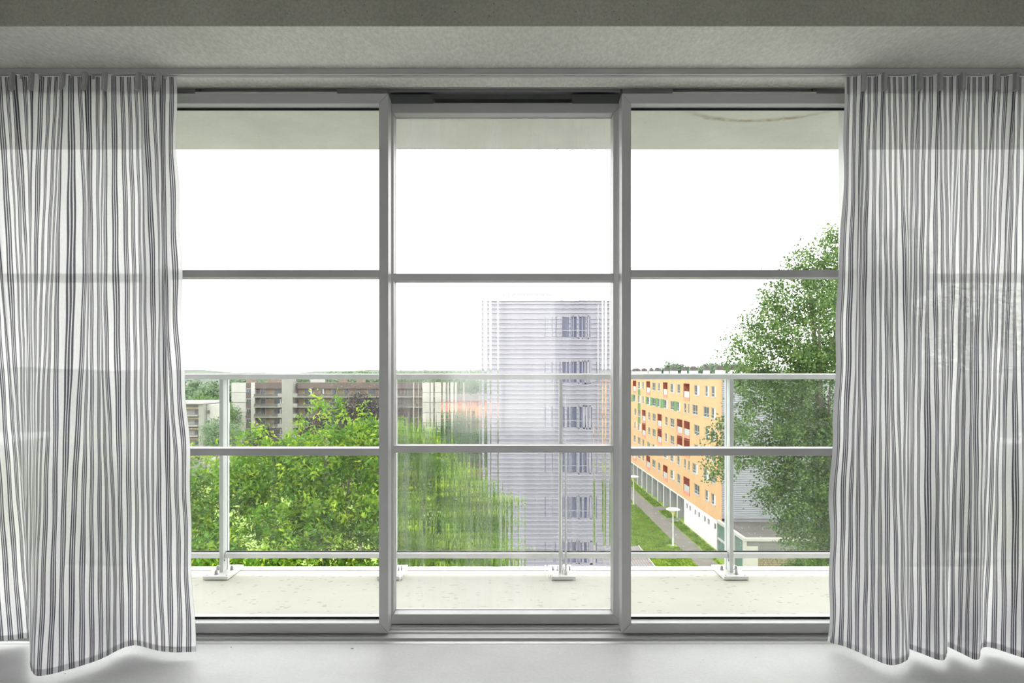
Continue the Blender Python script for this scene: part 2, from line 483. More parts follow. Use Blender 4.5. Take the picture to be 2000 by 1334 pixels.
# ------------------------------------------------------------------ curtains
def smooth_noise(seed, s, freq):
    r = np.random.RandomState(seed)
    out = np.zeros_like(s)
    for k in range(4):
        out += np.sin(s * freq * (1 + .73 * k) * 2 * PI + r.rand() * 6.28) / (1 + .6 * k)
    return out / 2.0

def curtain(name, label, hem_px, top_px0, top_px1, seed, side_hem, free_end, edge_w):
    ztop, zhem = ZB - .022, .024
    # the hem line on the plan, from points of the picture brought down to the hem height
    pts = []
    for px, py in hem_px:
        d = (H - zhem) * F / (py - CY)
        pts.append((X(px, d), d))
    pts = np.array(pts)
    for _ in range(3):      # corner cutting makes the folds round
        a, b = pts[:-1], pts[1:]
        q = np.empty((2 * len(a), 2)); q[0::2] = .75 * a + .25 * b; q[1::2] = .25 * a + .75 * b
        pts = np.vstack([pts[:1], q, pts[-1:]])
    seg = np.hypot(*(pts[1:] - pts[:-1]).T); al = np.concatenate([[0], np.cumsum(seg)])
    W = al[-1]
    NS, NTT = int(W / .0028), 84
    s = np.linspace(0, W, NS)
    bx = np.interp(s, al, pts[:, 0]); by = np.interp(s, al, pts[:, 1])
    x0, x1 = X(top_px0, YR), X(top_px1, YR)
    npl = int(round(abs(x1 - x0) / .096))
    ph = s / W * npl
    ph = ph + .16 * np.sin(ph * 2.3 + seed)
    tri = np.abs((ph % 1.0) - .5) * 2
    pinch = np.power(1 - tri, 3.0)               # narrow ridges = pinch pleats
    # pinched cloth is used up at the ridges: less width there
    dens = 1 - .62 * np.exp(-((ph % 1.0 - .5) / .13) ** 2)
    tx = np.cumsum(dens); tx = x0 + (x1 - x0) * (tx - tx[0]) / (tx[-1] - tx[0])
    ty = YR + .004 - .034 * pinch
    rows = np.concatenate([[0, .022, .044, .066], np.linspace(.085, ztop - zhem - .021, NTT), [ztop - zhem - .0105, ztop - zhem]])
    L = rows[-1]
    n1, n2, n3 = smooth_noise(seed, s, 3.1), smooth_noise(seed + 5, s, 7.0), smooth_noise(seed + 9, s, 1.3)
    V = np.zeros((len(rows), NS, 3))
    for i, r in enumerate(rows):
        t = r / L
        w = t ** .92
        head_env = 1.0 if r <= .067 else math.exp(-(r - .067) * 2.6)
        mid = math.sin(min(1, t * 1.0) * PI)
        x = tx * (1 - w) + bx * w
        y = (YR + .004) * (1 - w) + by * w + (ty - YR - .004) * head_env
        y = y + mid * (.026 * n1 * np.cos(t * 2.2 + n3) + .010 * n2 * np.sin(t * 5 + 2 * n3))
        x = x + mid * (.020 * n1 * np.sin(t * 3 + 1) + .005 * n2 * np.cos(t * 7 + n3))
        # small creases half way down and near the hem
        y = y + .0016 * np.sin(s * 95 + 9 * t + 3 * n1) * (.4 + .6 * t) * np.cos(t * 31 + n2 * 3)
        x = x + .0010 * np.sin(t * 46 + s * 11 + n1 * 4) * (t > .05)
        # loose free edge wanders
        if free_end:
            e = np.exp(-np.abs(s - (W if free_end > 0 else 0)) / .05)
            x = x + e * (.004 * math.sin(t * 17 + seed) + .003 * math.sin(t * 41))
        V[i, :, 0] = x; V[i, :, 1] = y; V[i, :, 2] = ztop - r
    yb = 2.690 if True else 0
    V[:, :, 1] = np.minimum(V[:, :, 1], 2.693)
    mid_x = float((tx[0] + tx[-1]) / 2)
    root = thing(name, label, 'curtain', (mid_x, YR, zhem))
    off = np.array([mid_x, YR, zhem])
    def sheet(nm, r0, r1, c0, c1, mat, push=0.0):
        sub = V[r0:r1 + 1, c0:c1 + 1].copy(); R, C = sub.shape[:2]
        sub[:, :, 1] += push
        me = bpy.data.meshes.new(nm)
        idx = np.arange(R * C).reshape(R, C)
        f = np.stack([idx[:-1, :-1], idx[:-1, 1:], idx[1:, 1:], idx[1:, :-1]], -1).reshape(-1, 4)
        me.vertices.add(R * C); me.vertices.foreach_set('co', (sub.reshape(-1, 3) - off).ravel())
        me.loops.add(f.size); me.loops.foreach_set('vertex_index', f.ravel())
        me.polygons.add(len(f)); me.polygons.foreach_set('loop_start', np.arange(len(f)) * 4)
        uvl = me.uv_layers.new(name='cloth')
        uu = np.tile(s[c0:c1 + 1], (R, 1)).ravel()[f.ravel()]; vv = np.repeat(rows[r0:r1 + 1], C)[f.ravel()]
        uvl.data.foreach_set('uv', np.stack([uu, vv], -1).ravel())
        me.materials.append(mat); me.update(calc_edges=True); me.validate(); me.shade_smooth()
        o = bpy.data.objects.new(nm, me); COL.objects.link(o); o.parent = root; ROOTLOC[o.name] = Vector(off)
        return o
    nr = len(rows); ec = max(2, int(edge_w / .0028))
    sheet('header_tape', 0, 3, 0, NS - 1, M['cloth2'])
    a, b = 0, NS - 1
    if side_hem < 0: a = ec
    if side_hem > 0: b = NS - 1 - ec
    sheet('cloth', 3, nr - 3, a, b, M['cloth'])
    if side_hem < 0: sheet('side_hem', 3, nr - 3, 0, ec, M['edge_cloth'])
    if side_hem > 0: sheet('side_hem', 3, nr - 3, b, NS - 1, M['cloth2'])
    sheet('bottom_hem', nr - 3, nr - 1, 0, NS - 1, M['cloth2'])
    # pinched pleats stitched into the header, with the hook that carries each
    for k in range(npl):
        i = int(np.argmin(np.abs(ph - (k + .5))))
        if i < 3 or i > NS - 4: continue
        px, py = float(tx[i]), float(ty[i])
        zt = ztop + .004
        m = MB()
        m.hexa([(px - .010, py + .006, ztop - .070), (px + .006, py + .006, ztop - .070), (px + .004, py - .012, ztop - .066), (px - .009, py - .012, ztop - .066),
                (px - .007, py + .008, zt), (px + .010, py + .008, zt), (px + .006, py - .010, zt - .003), (px - .006, py - .010, zt - .003)])
        m.build('pleat', M['pleat'], root, bevel=.002)
        MB().box(px + .012, px + .018, YR - .006, YR + .004, ztop - .012, ZB - .021).build('hook', M['alu'], root)
    return root
M['pleat'] = plain('grey_pleat_cloth', (.42, .42, .43), .9, 0, .08, 120)

curtain('curtain', 'grey and white striped curtain beside the bright maple, hem billowing in one wide wave', 
        [(-290, 1262), (-230, 1249), (-170, 1258), (-110, 1250), (-60, 1262), (-20, 1254), (20, 1251), (45, 1247), (57, 1246), (60, 1252), (58, 1290), (62, 1316), (75, 1321), (100, 1317),
         (150, 1304), (200, 1287), (232, 1268), (265, 1258), (300, 1270), (340, 1275), (381, 1273)],
        -280, 344, 3, 0, 1, .02)
curtain('curtain', 'grey and white striped curtain beside the big tree, hem in four scalloped folds',
        [(1616, 1252), (1626, 1257), (1650, 1262), (1680, 1276), (1712, 1290), (1735, 1300), (1756, 1298), (1773, 1290), (1776, 1276), (1774, 1266), (1782, 1270), (1805, 1278), (1832, 1290),
         (1846, 1290), (1850, 1278), (1847, 1262), (1858, 1266), (1885, 1280), (1905, 1290), (1915, 1286), (1914, 1266), (1930, 1263), (1960, 1272), (2000, 1286), (2040, 1296), (2060, 1290), (2070, 1268), (2110, 1275), (2160, 1290), (2190, 1262), (2240, 1262)],
        1652, 2200, 11, -1, -1, .022)

# ------------------------------------------------------------------ plants
def leaf_mesh(name, cen, outw, size, mat, parent, seed, aspect=.55, up=.5, tone=None, jitter=.35, kind='stuff'):
    r = np.random.RandomState(seed); N = len(cen)
    n = r.normal(size=(N, 3)) * .8 + outw * .6; n[:, 2] += up
    n /= np.linalg.norm(n, axis=1)[:, None] + 1e-9
    a = r.normal(size=(N, 3)); t = a - (a * n).sum(1)[:, None] * n
    t /= np.linalg.norm(t, axis=1)[:, None] + 1e-9
    b = np.cross(n, t)
    sz = (size * (1 + jitter * (r.rand(N) * 2 - 1)))[:, None]
    v = np.empty((N, 4, 3))
    v[:, 0] = cen - t * sz * .5
    v[:, 1] = cen + b * sz * aspect * .5 + n * sz * .10 + t * sz * .04
    v[:, 2] = cen + t * sz * .5 - n * sz * .08
    v[:, 3] = cen - b * sz * aspect * .5 + n * sz * .10 + t * sz * .04
    off = np.array(ROOTLOC[parent.name]) if parent else np.zeros(3)
    base = np.arange(N)[:, None] * 4
    f = np.concatenate([base + np.array([0, 1, 2]), base + np.array([0, 2, 3])], 1).reshape(-1, 3)
    me = bpy.data.meshes.new(name)
    me.vertices.add(N * 4); me.vertices.foreach_set('co', (v.reshape(-1, 3) - off).ravel())
    me.loops.add(f.size); me.loops.foreach_set('vertex_index', f.ravel())
    me.polygons.add(len(f)); me.polygons.foreach_set('loop_start', np.arange(len(f)) * 3)
    if tone is None: tone = r.rand(N)
    at = me.color_attributes.new('tone', 'FLOAT_COLOR', 'POINT')
    cc = np.ones((N * 4, 4)); cc[:, :3] = np.repeat(tone, 4)[:, None]
    at.data.foreach_set('color', cc.ravel())
    me.materials.append(mat); me.update(calc_edges=True)
    o = bpy.data.objects.new(name, me); COL.objects.link(o)
    if parent: o.parent = parent; ROOTLOC[o.name] = Vector(off)
    if kind: o['kind'] = kind
    return o

def crown_points(blobs, n, per, spread, seed, hollow=.5):
    """blobs: (centre, (rx,ry,rz)); twigs on and inside the lumpy surfaces, `per` leaves each"""
    r = np.random.RandomState(seed)
    lumps = []
    for c, rr_ in blobs:
        if rr_[0] < .55 or len(blobs) < 12:
            lumps.append((c, rr_)); continue
        lumps.append((c, tuple(.78 * q for q in rr_)))
        for _ in range(11):
            u = r.normal(size=3); u /= np.linalg.norm(u); u[1] -= .25 * abs(u[1])
            k = r.uniform(.26, .42)
            lumps.append((Vector((c[0] + u[0] * rr_[0] * .82, c[1] + u[1] * rr_[1] * .82, c[2] + u[2] * rr_[2] * .82)), tuple(k * q for q in rr_)))
    blobs = lumps
    cs = np.array([tuple(b[0]) for b in blobs]); rs = np.array([b[1] for b in blobs])
    area = (rs[:, 0] * rs[:, 2] + rs[:, 0] * rs[:, 1]) ; pr = area / area.sum()
    nt = n // per
    bi = r.choice(len(blobs), nt, p=pr)
    u = r.normal(size=(nt, 3)); u /= np.linalg.norm(u, axis=1)[:, None]
    lump = 1 + .16 * np.sin(u[:, 0] * 7 + bi) * np.sin(u[:, 2] * 6 + 2 * bi) + .1 * np.sin(u[:, 1] * 11 + bi * 3)
    rad = (1 - hollow * r.rand(nt) ** 1.6) * lump
    c = cs[bi] + u * rs[bi] * rad[:, None]
    tone_t = r.rand(nt)
    # twig: leaves strung along a short outward stem
    L = r.rand(nt, per, 1) * spread
    d = u + .5 * r.normal(size=(nt, 3)); d[:, 2] += .15; d /= np.linalg.norm(d, axis=1)[:, None]
    pts = c[:, None, :] + d[:, None, :] * L + r.normal(size=(nt, per, 3)) * spread * .28
    tone = np.clip(.75 * tone_t[:, None] + .25 * r.rand(nt, per), 0, 1)
    out = np.repeat(u[:, None, :], per, 1)
    return pts.reshape(-1, 3), out.reshape(-1, 3), tone.ravel()

M['bark'] = plain('grey_bark', (.16, .14, .11), .9, 0, .25, 14, bump=.5)
def tree(name, label, cat, blobs, n, per, spread, leaf, mat, seed, base, trunk_r, limbs=6, group=None, aspect=.55, up=.5, hollow=.5, ground=-21.33):
    t = thing(name, label, cat, (base[0], base[1], ground), group)
    pts, out, tone = crown_points(blobs, n, per, spread, seed, hollow)
    leaf_mesh('foliage', pts, out, leaf, mat, t, seed + 1, aspect, up, tone)
    rr = random.Random(seed)
    cz = max(b[0][2] for b in blobs); mz = sum(b[0][2] for b in blobs) / len(blobs)
    top = Vector((sum(b[0][0] for b in blobs) / len(blobs), sum(b[0][1] for b in blobs) / len(blobs), mz + (cz - mz) * .6))
    b0 = Vector((base[0], base[1], ground))
    tr = [b0.lerp(top, k / 6) + Vector((rr.uniform(-.2, .2), rr.uniform(-.2, .2), 0)) * (0 if k == 0 else 1) for k in range(7)]
    MB().tube(tr, [trunk_r * (1 - .13 * k) for k in range(7)], 9).build('trunk', M['bark'], t, smooth=True)
    for b in sorted(blobs, key=lambda b: -b[1][0])[:limbs]:
        e = Vector(b[0]); k = min(.92, max(.3, (e.z - ground) / max(1, top.z - ground) - .22))
        s0 = b0.lerp(top, k); m1 = s0.lerp(e, .5) + Vector((0, 0, .4))
        MB().tube([s0, m1, e, e + (e - m1).normalized() * b[1][0] * .6], [trunk_r * .42, trunk_r * .28, trunk_r * .13, .015], 6).build('branch', M['bark'], t, smooth=True)
    return t
def blob(px, py, rpx, d, flat=1.0, deep=1.0):
    c = P(px, py, d); r = rpx * d / F
    return (c, (r, r * deep, r * flat))

M['leaf_bright'] = leaf_mat('bright_maple_leaf', (.045, .125, .010), (.12, .27, .016), (.40, .53, .030), .42)
M['leaf_poplar'] = leaf_mat('poplar_leaf', (.042, .085, .028), (.088, .16, .045), (.19, .30, .075), .35)
M['leaf_plum'] = leaf_mat('plum_leaf', (.016, .011, .013), (.04, .027, .029), (.085, .06, .06), .2)
M['leaf_mid'] = leaf_mat('mid_green_leaf', (.05, .11, .035), (.10, .20, .055), (.19, .31, .085), .35)
M['leaf_haze'] = leaf_mat('haze_tinted_leaf', (.10, .15, .10), (.14, .20, .135), (.19, .26, .17), .3)  # distance haze put into the leaf colour
M['leaf_far'] = leaf_mat('far_green_leaf', (.09, .15, .09), (.15, .23, .12), (.24, .33, .17), .3)  # paler greens stand in for haze over distance
M['leaf_dark'] = leaf_mat('dark_green_leaf', (.03, .075, .025), (.06, .13, .04), (.12, .22, .06), .3)

GZ = H - 22.4                  # ground level outside
rl = random.Random(4)
maple_px = [(400, 905, 30), (405, 965, 50), (468, 872, 20), (500, 862, 26), (480, 935, 60), (556, 885, 42), (588, 850, 28), (640, 800, 20), (656, 782, 13), (628, 786, 9), (660, 800, 9),
            (640, 890, 46), (700, 822, 20), (708, 802, 9), (725, 850, 34), (685, 875, 40), (762, 862, 44), (560, 985, 95), (680, 955, 105), (800, 905, 70), (850, 935, 70), (820, 1005, 115), (900, 965, 60),
            (945, 1005, 50), (972, 1045, 40), (500, 1080, 105), (620, 1100, 115), (760, 1105, 125), (900, 1095, 85), (975, 1105, 32), (400, 1065, 60), (330, 1000, 90), (410, 1170, 90),
            (560, 1220, 120), (720, 1240, 130), (860, 1220, 110), (240, 1000, 110), (240, 1130, 120)]
bl = []
for px, py, r in maple_px:
    d = 22.5 - (py - 900) * .006 + rl.uniform(-.9, .9)
    bl.append(blob(px, py, r, d, .92, 1.05))
tree('maple_tree', 'bright yellow-green broadleaf tree rising close behind the balcony glass', 'tree', bl, 110000, 14, .36, .17, M['leaf_bright'], 21, (-5.3, 22.8), .28, 9, aspect=.42, up=.7)

pop_px = [(1642, 470, 32), (1625, 455, 14), (1590, 515, 38), (1555, 512, 24), (1650, 545, 70), (1715, 520, 85), (1548, 582, 50), (1500, 598, 24), (1492, 640, 38), (1600, 645, 88), (1445, 690, 34),
          (1418, 684, 14), (1520, 710, 68), (1470, 745, 48), (1690, 680, 110), (1620, 780, 105), (1505, 800, 60), (1446, 830, 30), (1412, 862, 34), (1402, 915, 26), (1520, 872, 60), (1445, 905, 26),
          (1620, 900, 100), (1705, 860, 115), (1560, 962, 64), (1500, 965, 30), (1640, 1010, 85), (1543, 1030, 40), (1720, 1020, 115), (1600, 1075, 45), (1665, 1105, 80), (1800, 700, 150), (1800, 900, 150), (1780, 1080, 140)]
bl = []
for px, py, r in pop_px:
    bl.append(blob(px, py, r, 35 + rl.uniform(-2.2, 2.2), 1.0, 1.05))
tree('poplar_tree', 'tall grey-green leafy tree reaching above the horizon beside the orange block', 'tree', bl, 170000, 16, .55, .13, M['leaf_poplar'], 31, (18.6, 36), .42, 12, aspect=.8, up=.4, hollow=.62)

bl = [blob(700, 800, 26, 46), blob(735, 820, 42, 46), blob(665, 835, 40, 47), blob(620, 845, 28, 47), blob(770, 850, 50, 46), (P(700, 900, 46), (2.4, 2.4, 2.4))]
tree('plum_tree', 'dark purple-leaved tree half hidden behind the bright green crown', 'tree', bl, 30000, 8, .5, .14, M['leaf_plum'], 41, (P(710, 900, 46).x, 46), .2, 4, ground=GZ)
bl = [blob(520, 852, 18, 60), blob(500, 872, 26, 60), blob(535, 880, 22, 60)]
tree('plum_tree', 'small dark purple tree in front of the white gable panels', 'tree', bl, 5000, 8, .5, .16, M['leaf_plum'], 43, (P(515, 900, 60).x, 60), .15, 3, ground=GZ)
bl = [blob(1590, 1120, 38, 56), blob(1555, 1125, 28, 56), blob(1630, 1125, 36, 56), blob(1680, 1120, 40, 56)]
tree('bushy_tree', 'low dark green bushy tree beside the annex stone wall', 'tree', bl, 22000, 8, .4, .13, M['leaf_dark'], 45, (P(1610, 1150, 56).x, 56.5), .14, 4, ground=GZ)

def grove(name, label, specs, d, n, leaf, mat, seed, ground=GZ):
    bl = [blob(px, py, r, d + rl.uniform(-.04, .04) * d, .8) for px, py, r in specs]
    base = (sum(b[0].x for b in bl) / len(bl), d)
    return tree(name, label, 'tree', bl, n, 7, leaf * 3, leaf, mat, seed, base, d * .003, 2, ground=ground)
grove('park_tree', 'mid green rounded tree above the small grey block', [(408, 805, 26), (395, 790, 18), (425, 800, 22), (440, 815, 24), (400, 830, 26)], 175, 9000, .5, M['leaf_mid'], 51)
grove('park_tree', 'dark green tree crown below the orange brick house', [(900, 825, 26), (930, 840, 30), (880, 850, 30), (950, 870, 34), (915, 880, 40), (905, 850, 34), (870, 890, 40), (945, 910, 44)], 95, 26000, .3, M['leaf_dark'], 55)
grove('park_tree', 'shaded green tree beside the white end wall of the small grey block', [(418, 840, 20), (425, 860, 22), (440, 850, 26)], 120, 6000, .35, M['leaf_far'], 53)

# ------------------------------------------------------------------ ground outside
def lawn_mat():
    n = NT('lawn_turf')
    v = n.coord()
    a = n.ramp(n.noise(v, .35, 4), .35, .65)
    col = n.mix(a, (.12, .20, .020, 1), (.24, .31, .040, 1))
    col = n.mix(n.ramp(n.noise(v, 2.6, 4, .7), .45, .75), col, (.18, .25, .055, 1))
    col = n.mix(n.math('MULTIPLY', n.spots(v, 2.2, .25, .25), .5), col, (.45, .47, .36, 1))
    b = n.add('ShaderNodeBsdfPrincipled'); n.put(b.inputs['Base Color'], col); b.inputs['Roughness'].default_value = .9
    return n.done(b.outputs[0])
def terrain_mat():
    n = NT('far_country')
    v = n.coord()
    a = n.ramp(n.noise(v, .01, 5), .35, .65)
    col = n.mix(a, (.045, .075, .05, 1), (.085, .11, .08, 1))
    col = n.mix(n.ramp(n.noise(v, .03, 4), .6, .7), col, (.16, .14, .125, 1))
    b = n.add('ShaderNodeBsdfPrincipled'); n.put(b.inputs['Base Color'], col); b.inputs['Roughness'].default_value = .95
    return n.done(b.outputs[0])
M['lawn'] = lawn_mat(); M['terrain'] = terrain_mat()
M['path'] = concrete('worn_path', (.13, .122, .108), (.19, .178, .16), .0, vscale=.7, fine=.2)
M['dirt'] = concrete('trodden_earth', (.20, .19, .11), (.26, .24, .16), .0, vscale=.8)
struct('lawn', MB().box(-160, 160, 52, 260, GZ - 1, GZ), M['lawn'])
M['bounce_grey'] = concrete('grey_bounce_ground', (.24, .24, .235), (.33, .33, .32), 0, vscale=.3)  # unseen grey ground, added to keep green bounce light off the soffit
struct('added_ground', MB().box(-160, 160, -220, 52, GZ - 1, GZ), M['bounce_grey'])
pth = setting('path', (23.9, 100, GZ))
MB().box(22.6, 25.1, 52, 190, GZ - .2, GZ + .03).build('paving', M['path'], pth)
for y0, y1 in ((100.3, 102.6), (108.6, 111.6)):
    MB().box(25.1, 26.9, y0, y1, GZ - .2, GZ + .028).build('paving', M['path'], pth)
pb = MB(); a = Vector((12, 81.2)); b = Vector((22.6, 88.6))
nrm = Vector((-(b - a).y, (b - a).x)).normalized() * .25
pb.hexa([(a.x - nrm.x, a.y - nrm.y, GZ - .1), (b.x - nrm.x, b.y - nrm.y, GZ - .1), (b.x + nrm.x, b.y + nrm.y, GZ - .1), (a.x + nrm.x, a.y + nrm.y, GZ - .1),
         (a.x - nrm.x, a.y - nrm.y, GZ + .02), (b.x - nrm.x, b.y - nrm.y, GZ + .02), (b.x + nrm.x, b.y + nrm.y, GZ + .02), (a.x + nrm.x, a.y + nrm.y, GZ + .02)])
pb.build('trodden_track', M['dirt'], pth)
# tufts of grass
r = np.random.RandomState(5); N = 60000
gx = r.uniform(12, 26.7, N); gy = r.uniform(60, 140, N)
keep = ~((gx > 22.5) & (gx < 25.2)) & ~((gx > 25) & (((gy > 100.2) & (gy < 102.8)) | ((gy > 108.5) & (gy < 111.8))))
keep &= (np.hypot(gx - X(1314.5, 86.4), gy - 86.4) > .9) & (np.hypot(gx - X(1237.2, 113.7), gy - 113.7) > .9)
keep &= ~((gx < 15.6) & (gy < 76)) & ~((gx > 25.5) & (gy < 84))
cen = np.stack([gx, gy, np.full(N, GZ + .10)], 1)[keep]
M['grass'] = leaf_mat('grass_blade', (.08, .16, .012), (.16, .28, .02), (.28, .38, .05), .35)
lump = .5 + .5 * np.sin(cen[:, 0] * 1.7 + np.sin(cen[:, 1] * .9) * 2) * np.sin(cen[:, 1] * .8 + 1.3)
g = leaf_mesh('grass', cen, np.zeros_like(cen), .34, M['grass'], None, 6, .3, .2, np.clip(.5 * lump + .5 * r.rand(len(cen)), 0, 1), .5)
tag(g, 'short rough grass on either side of the footpath', 'grass', kind='stuff')

# country beyond: one relief reaching the low hills on the horizon
def relief():
    ys = np.concatenate([np.linspace(258, 600, 20), np.linspace(640, 3400, 60)])
    xs = np.linspace(-1, 1, 150)
    v = []; f = []
    for y in ys:
        for u in xs:
            x = u * (y * 1.25 + 60)
            rise = max(0, (y - 700) / 2500)
            h = GZ - .5 + rise * (36 + 9 * math.sin(x * .0023 + 1) + 5 * math.sin(x * .0071 + y * .002) + 2.4 * math.sin(x * .021 + y * .01))
            v.append((x, y, h))
    n = len(xs)
    for j in range(len(ys) - 1):
        for i in range(n - 1):
            f.append((j * n + i, j * n + i + 1, (j + 1) * n + i + 1, (j + 1) * n + i))
    m = MB(); m.v = v; m.f = f
    struct('hills', m, M['terrain'], smooth=True)
relief()

def woods(name, label, x0, x1, d, py_top, py_bot, n, leaf, mat, seed):
    rr = random.Random(seed); bl = []
    px = x0
    while px < x1:
        r_ = rr.uniform(.5, 1.0) * (py_bot - py_top) * .6
        bl.append(blob(px, py_top + r_ + rr.uniform(0, .3) * (py_bot - py_top), r_, d * rr.uniform(.95, 1.05), 1.0)); px += r_ * rr.uniform(.8, 1.4)
        bl.append(blob(px, py_bot - rr.uniform(0, .3) * (py_bot - py_top), r_ * 1.1, d * rr.uniform(.93, 1.0), .8))
    pts, out, tone = crown_points(bl, n, 6, leaf * 2, seed)
    o = leaf_mesh(name, pts, out, leaf, mat, None, seed + 1, .8, .6, tone)
    tag(o, label, 'woods', kind='stuff')
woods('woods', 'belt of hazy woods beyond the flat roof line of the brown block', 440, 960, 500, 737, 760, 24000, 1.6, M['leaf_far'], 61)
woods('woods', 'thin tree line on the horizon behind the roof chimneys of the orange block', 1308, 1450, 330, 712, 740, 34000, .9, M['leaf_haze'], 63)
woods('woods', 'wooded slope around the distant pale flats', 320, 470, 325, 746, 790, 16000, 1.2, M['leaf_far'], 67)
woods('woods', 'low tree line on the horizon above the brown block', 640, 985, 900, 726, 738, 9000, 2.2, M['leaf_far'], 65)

# ------------------------------------------------------------------ orange apartment block
M['orange'] = plain('apricot_render', (.52, .315, .165), .8, 0, .05, .5)
M['white_wall'] = plain('white_render', (.60, .60, .605), .8, 0, .06, .8)
M['grey_wall'] = plain('grey_render', (.34, .34, .35), .85, 0, .08, .7)
M['frame_grey'] = plain('pale_window_frame', (.38, .39, .41), .5, 0, .04)
M['far_pane'] = plain('dark_window_pane', (.07, .075, .085), .2, 0, .35, 1.2, spec=.45)
M['red'] = plain('brick_red_panel', (.36, .075, .04), .7, 0, .06, 2)
M['salmon'] = plain('salmon_panel', (.60, .21, .14), .7, 0, .05, 2)
M['green'] = plain('grass_green_panel', (.085, .20, .055), .7, 0, .05, 2)
M['clad'] = plain('ribbed_grey_cladding', (.36, .37, .395), .5, .15, .05, .6)
M['rail_grey'] = plain('grey_balustrade', (.40, .41, .43), .6, .1, .05)
M['chim_dark'] = plain('weathered_chimney', (.075, .07, .063), .9, 0, .3, 4)
M['roof_felt'] = concrete('roof_felt', (.075, .07, .06), (.11, .105, .095), 0, vscale=.5)
M['blind'] = plain('white_blind', (.72, .73, .74), .8, 0, .05, 2)

XO, YO0, YO1 = 27.0, 83.2, 188.0
ob = thing('apartment_block', 'long orange apartment block with red loggias and green panels above a footpath', 'building', (XO, YO0, GZ))
def yo(px): return XO * F / (px - CX)
ROW0, PITCH, WH = H - 1.65, 2.77, 1.48
def u5(u): return 1230 + u / 5.8
rowA = [('l', 35, 73), ('w', 92, 120), ('w', 143, 162), ('l', 188, 230), ('w', 255, 290), ('w', 320, 345), ('l', 378, 428), ('w', 460, 503), ('w', 538, 570), ('l', 610, 678), ('w', 730, 788), ('w', 855, 897), ('w', 925, 970)]
rowB = [('w', 45, 70), ('w', 92, 120), ('w', 143, 162), ('w', 198, 230), ('w', 258, 292), ('w', 320, 345), ('w', 388, 428), ('w', 460, 503), ('w', 538, 570), ('w', 615, 638), ('w', 660, 678), ('w', 710, 768), ('w', 835, 897), ('w', 925, 970)]
rowC = [('w', 53, 72), ('w', 92, 120), ('l', 140, 180), ('w', 208, 232), ('w', 258, 292), ('l', 315, 362), ('w', 400, 428), ('w', 460, 503), ('l', 535, 597), ('l', 613, 680), ('w', 730, 788), ('w', 855, 897), ('w', 925, 970)]
rows_ = [rowA, rowB, rowC, rowC, rowB, rowA]
openings = []   # (kind, row, y0, y1)
for k, row in enumerate(rows_):
    for kind, a, b in row:
        y1, y0 = yo(u5(a)), yo(u5(b))
        openings.append((kind, k, y0, y1))
        if y0 > 94 and y1 + 45.2 < YO1 - 1: openings.append((kind, k, y0 + 45.2, y1 + 45.2))
def zspan(kind, k):
    zt = ROW0 - PITCH * k
    return (zt - WH, zt) if kind == 'w' else (zt - 2.27, zt + .17)
# facade wall: full height of the orange part, holes left for the openings
zbot, ztop_ = H - 18.62, H - .52
holes = []
for kind, k, y0, y1 in openings:
    a, b = zspan(kind, k)
    if kind == 'l' and k == 2: a = zspan('l', 3)[0]
    if kind == 'l' and k == 3: continue
    holes.append((y0, y1, a, b))
def holed_wall(mb, x0, x1, ya, yb, za, zb, holes):
    zs = sorted(set([za, zb] + [round(h[2], 3) for h in holes] + [round(h[3], 3) for h in holes]))
    for z0, z1 in zip(zs[:-1], zs[1:]):
        zm = (z0 + z1) / 2
        hs = sorted((h[0], h[1]) for h in holes if h[2] < zm < h[3])
        y = ya
        for h0, h1 in hs:
            if h0 > y: mb.box(x0, x1, y, h0, z0, z1)
            y = max(y, h1)
        if y < yb: mb.box(x0, x1, y, yb, z0, z1)
fw = MB(); holed_wall(fw, XO, XO + .35, YO0, YO1, zbot, ztop_, holes)
fw.build('facade', M['orange'], ob)
core = MB().box(XO + 1.6, XO + 12, YO0 + .3, YO1, zbot, ztop_)
core.build('core', M['grey_wall'], ob)
MB().box(XO - .08, XO + 12.1, YO0 - .1, YO1, ztop_, ztop_ + .18).build('roof', M['white_wall'], ob)
MB().box(XO + .02, XO + 12, YO0 + .05, YO1, zbot - .25, zbot).build('floor_slab', M['white_wall'], ob)
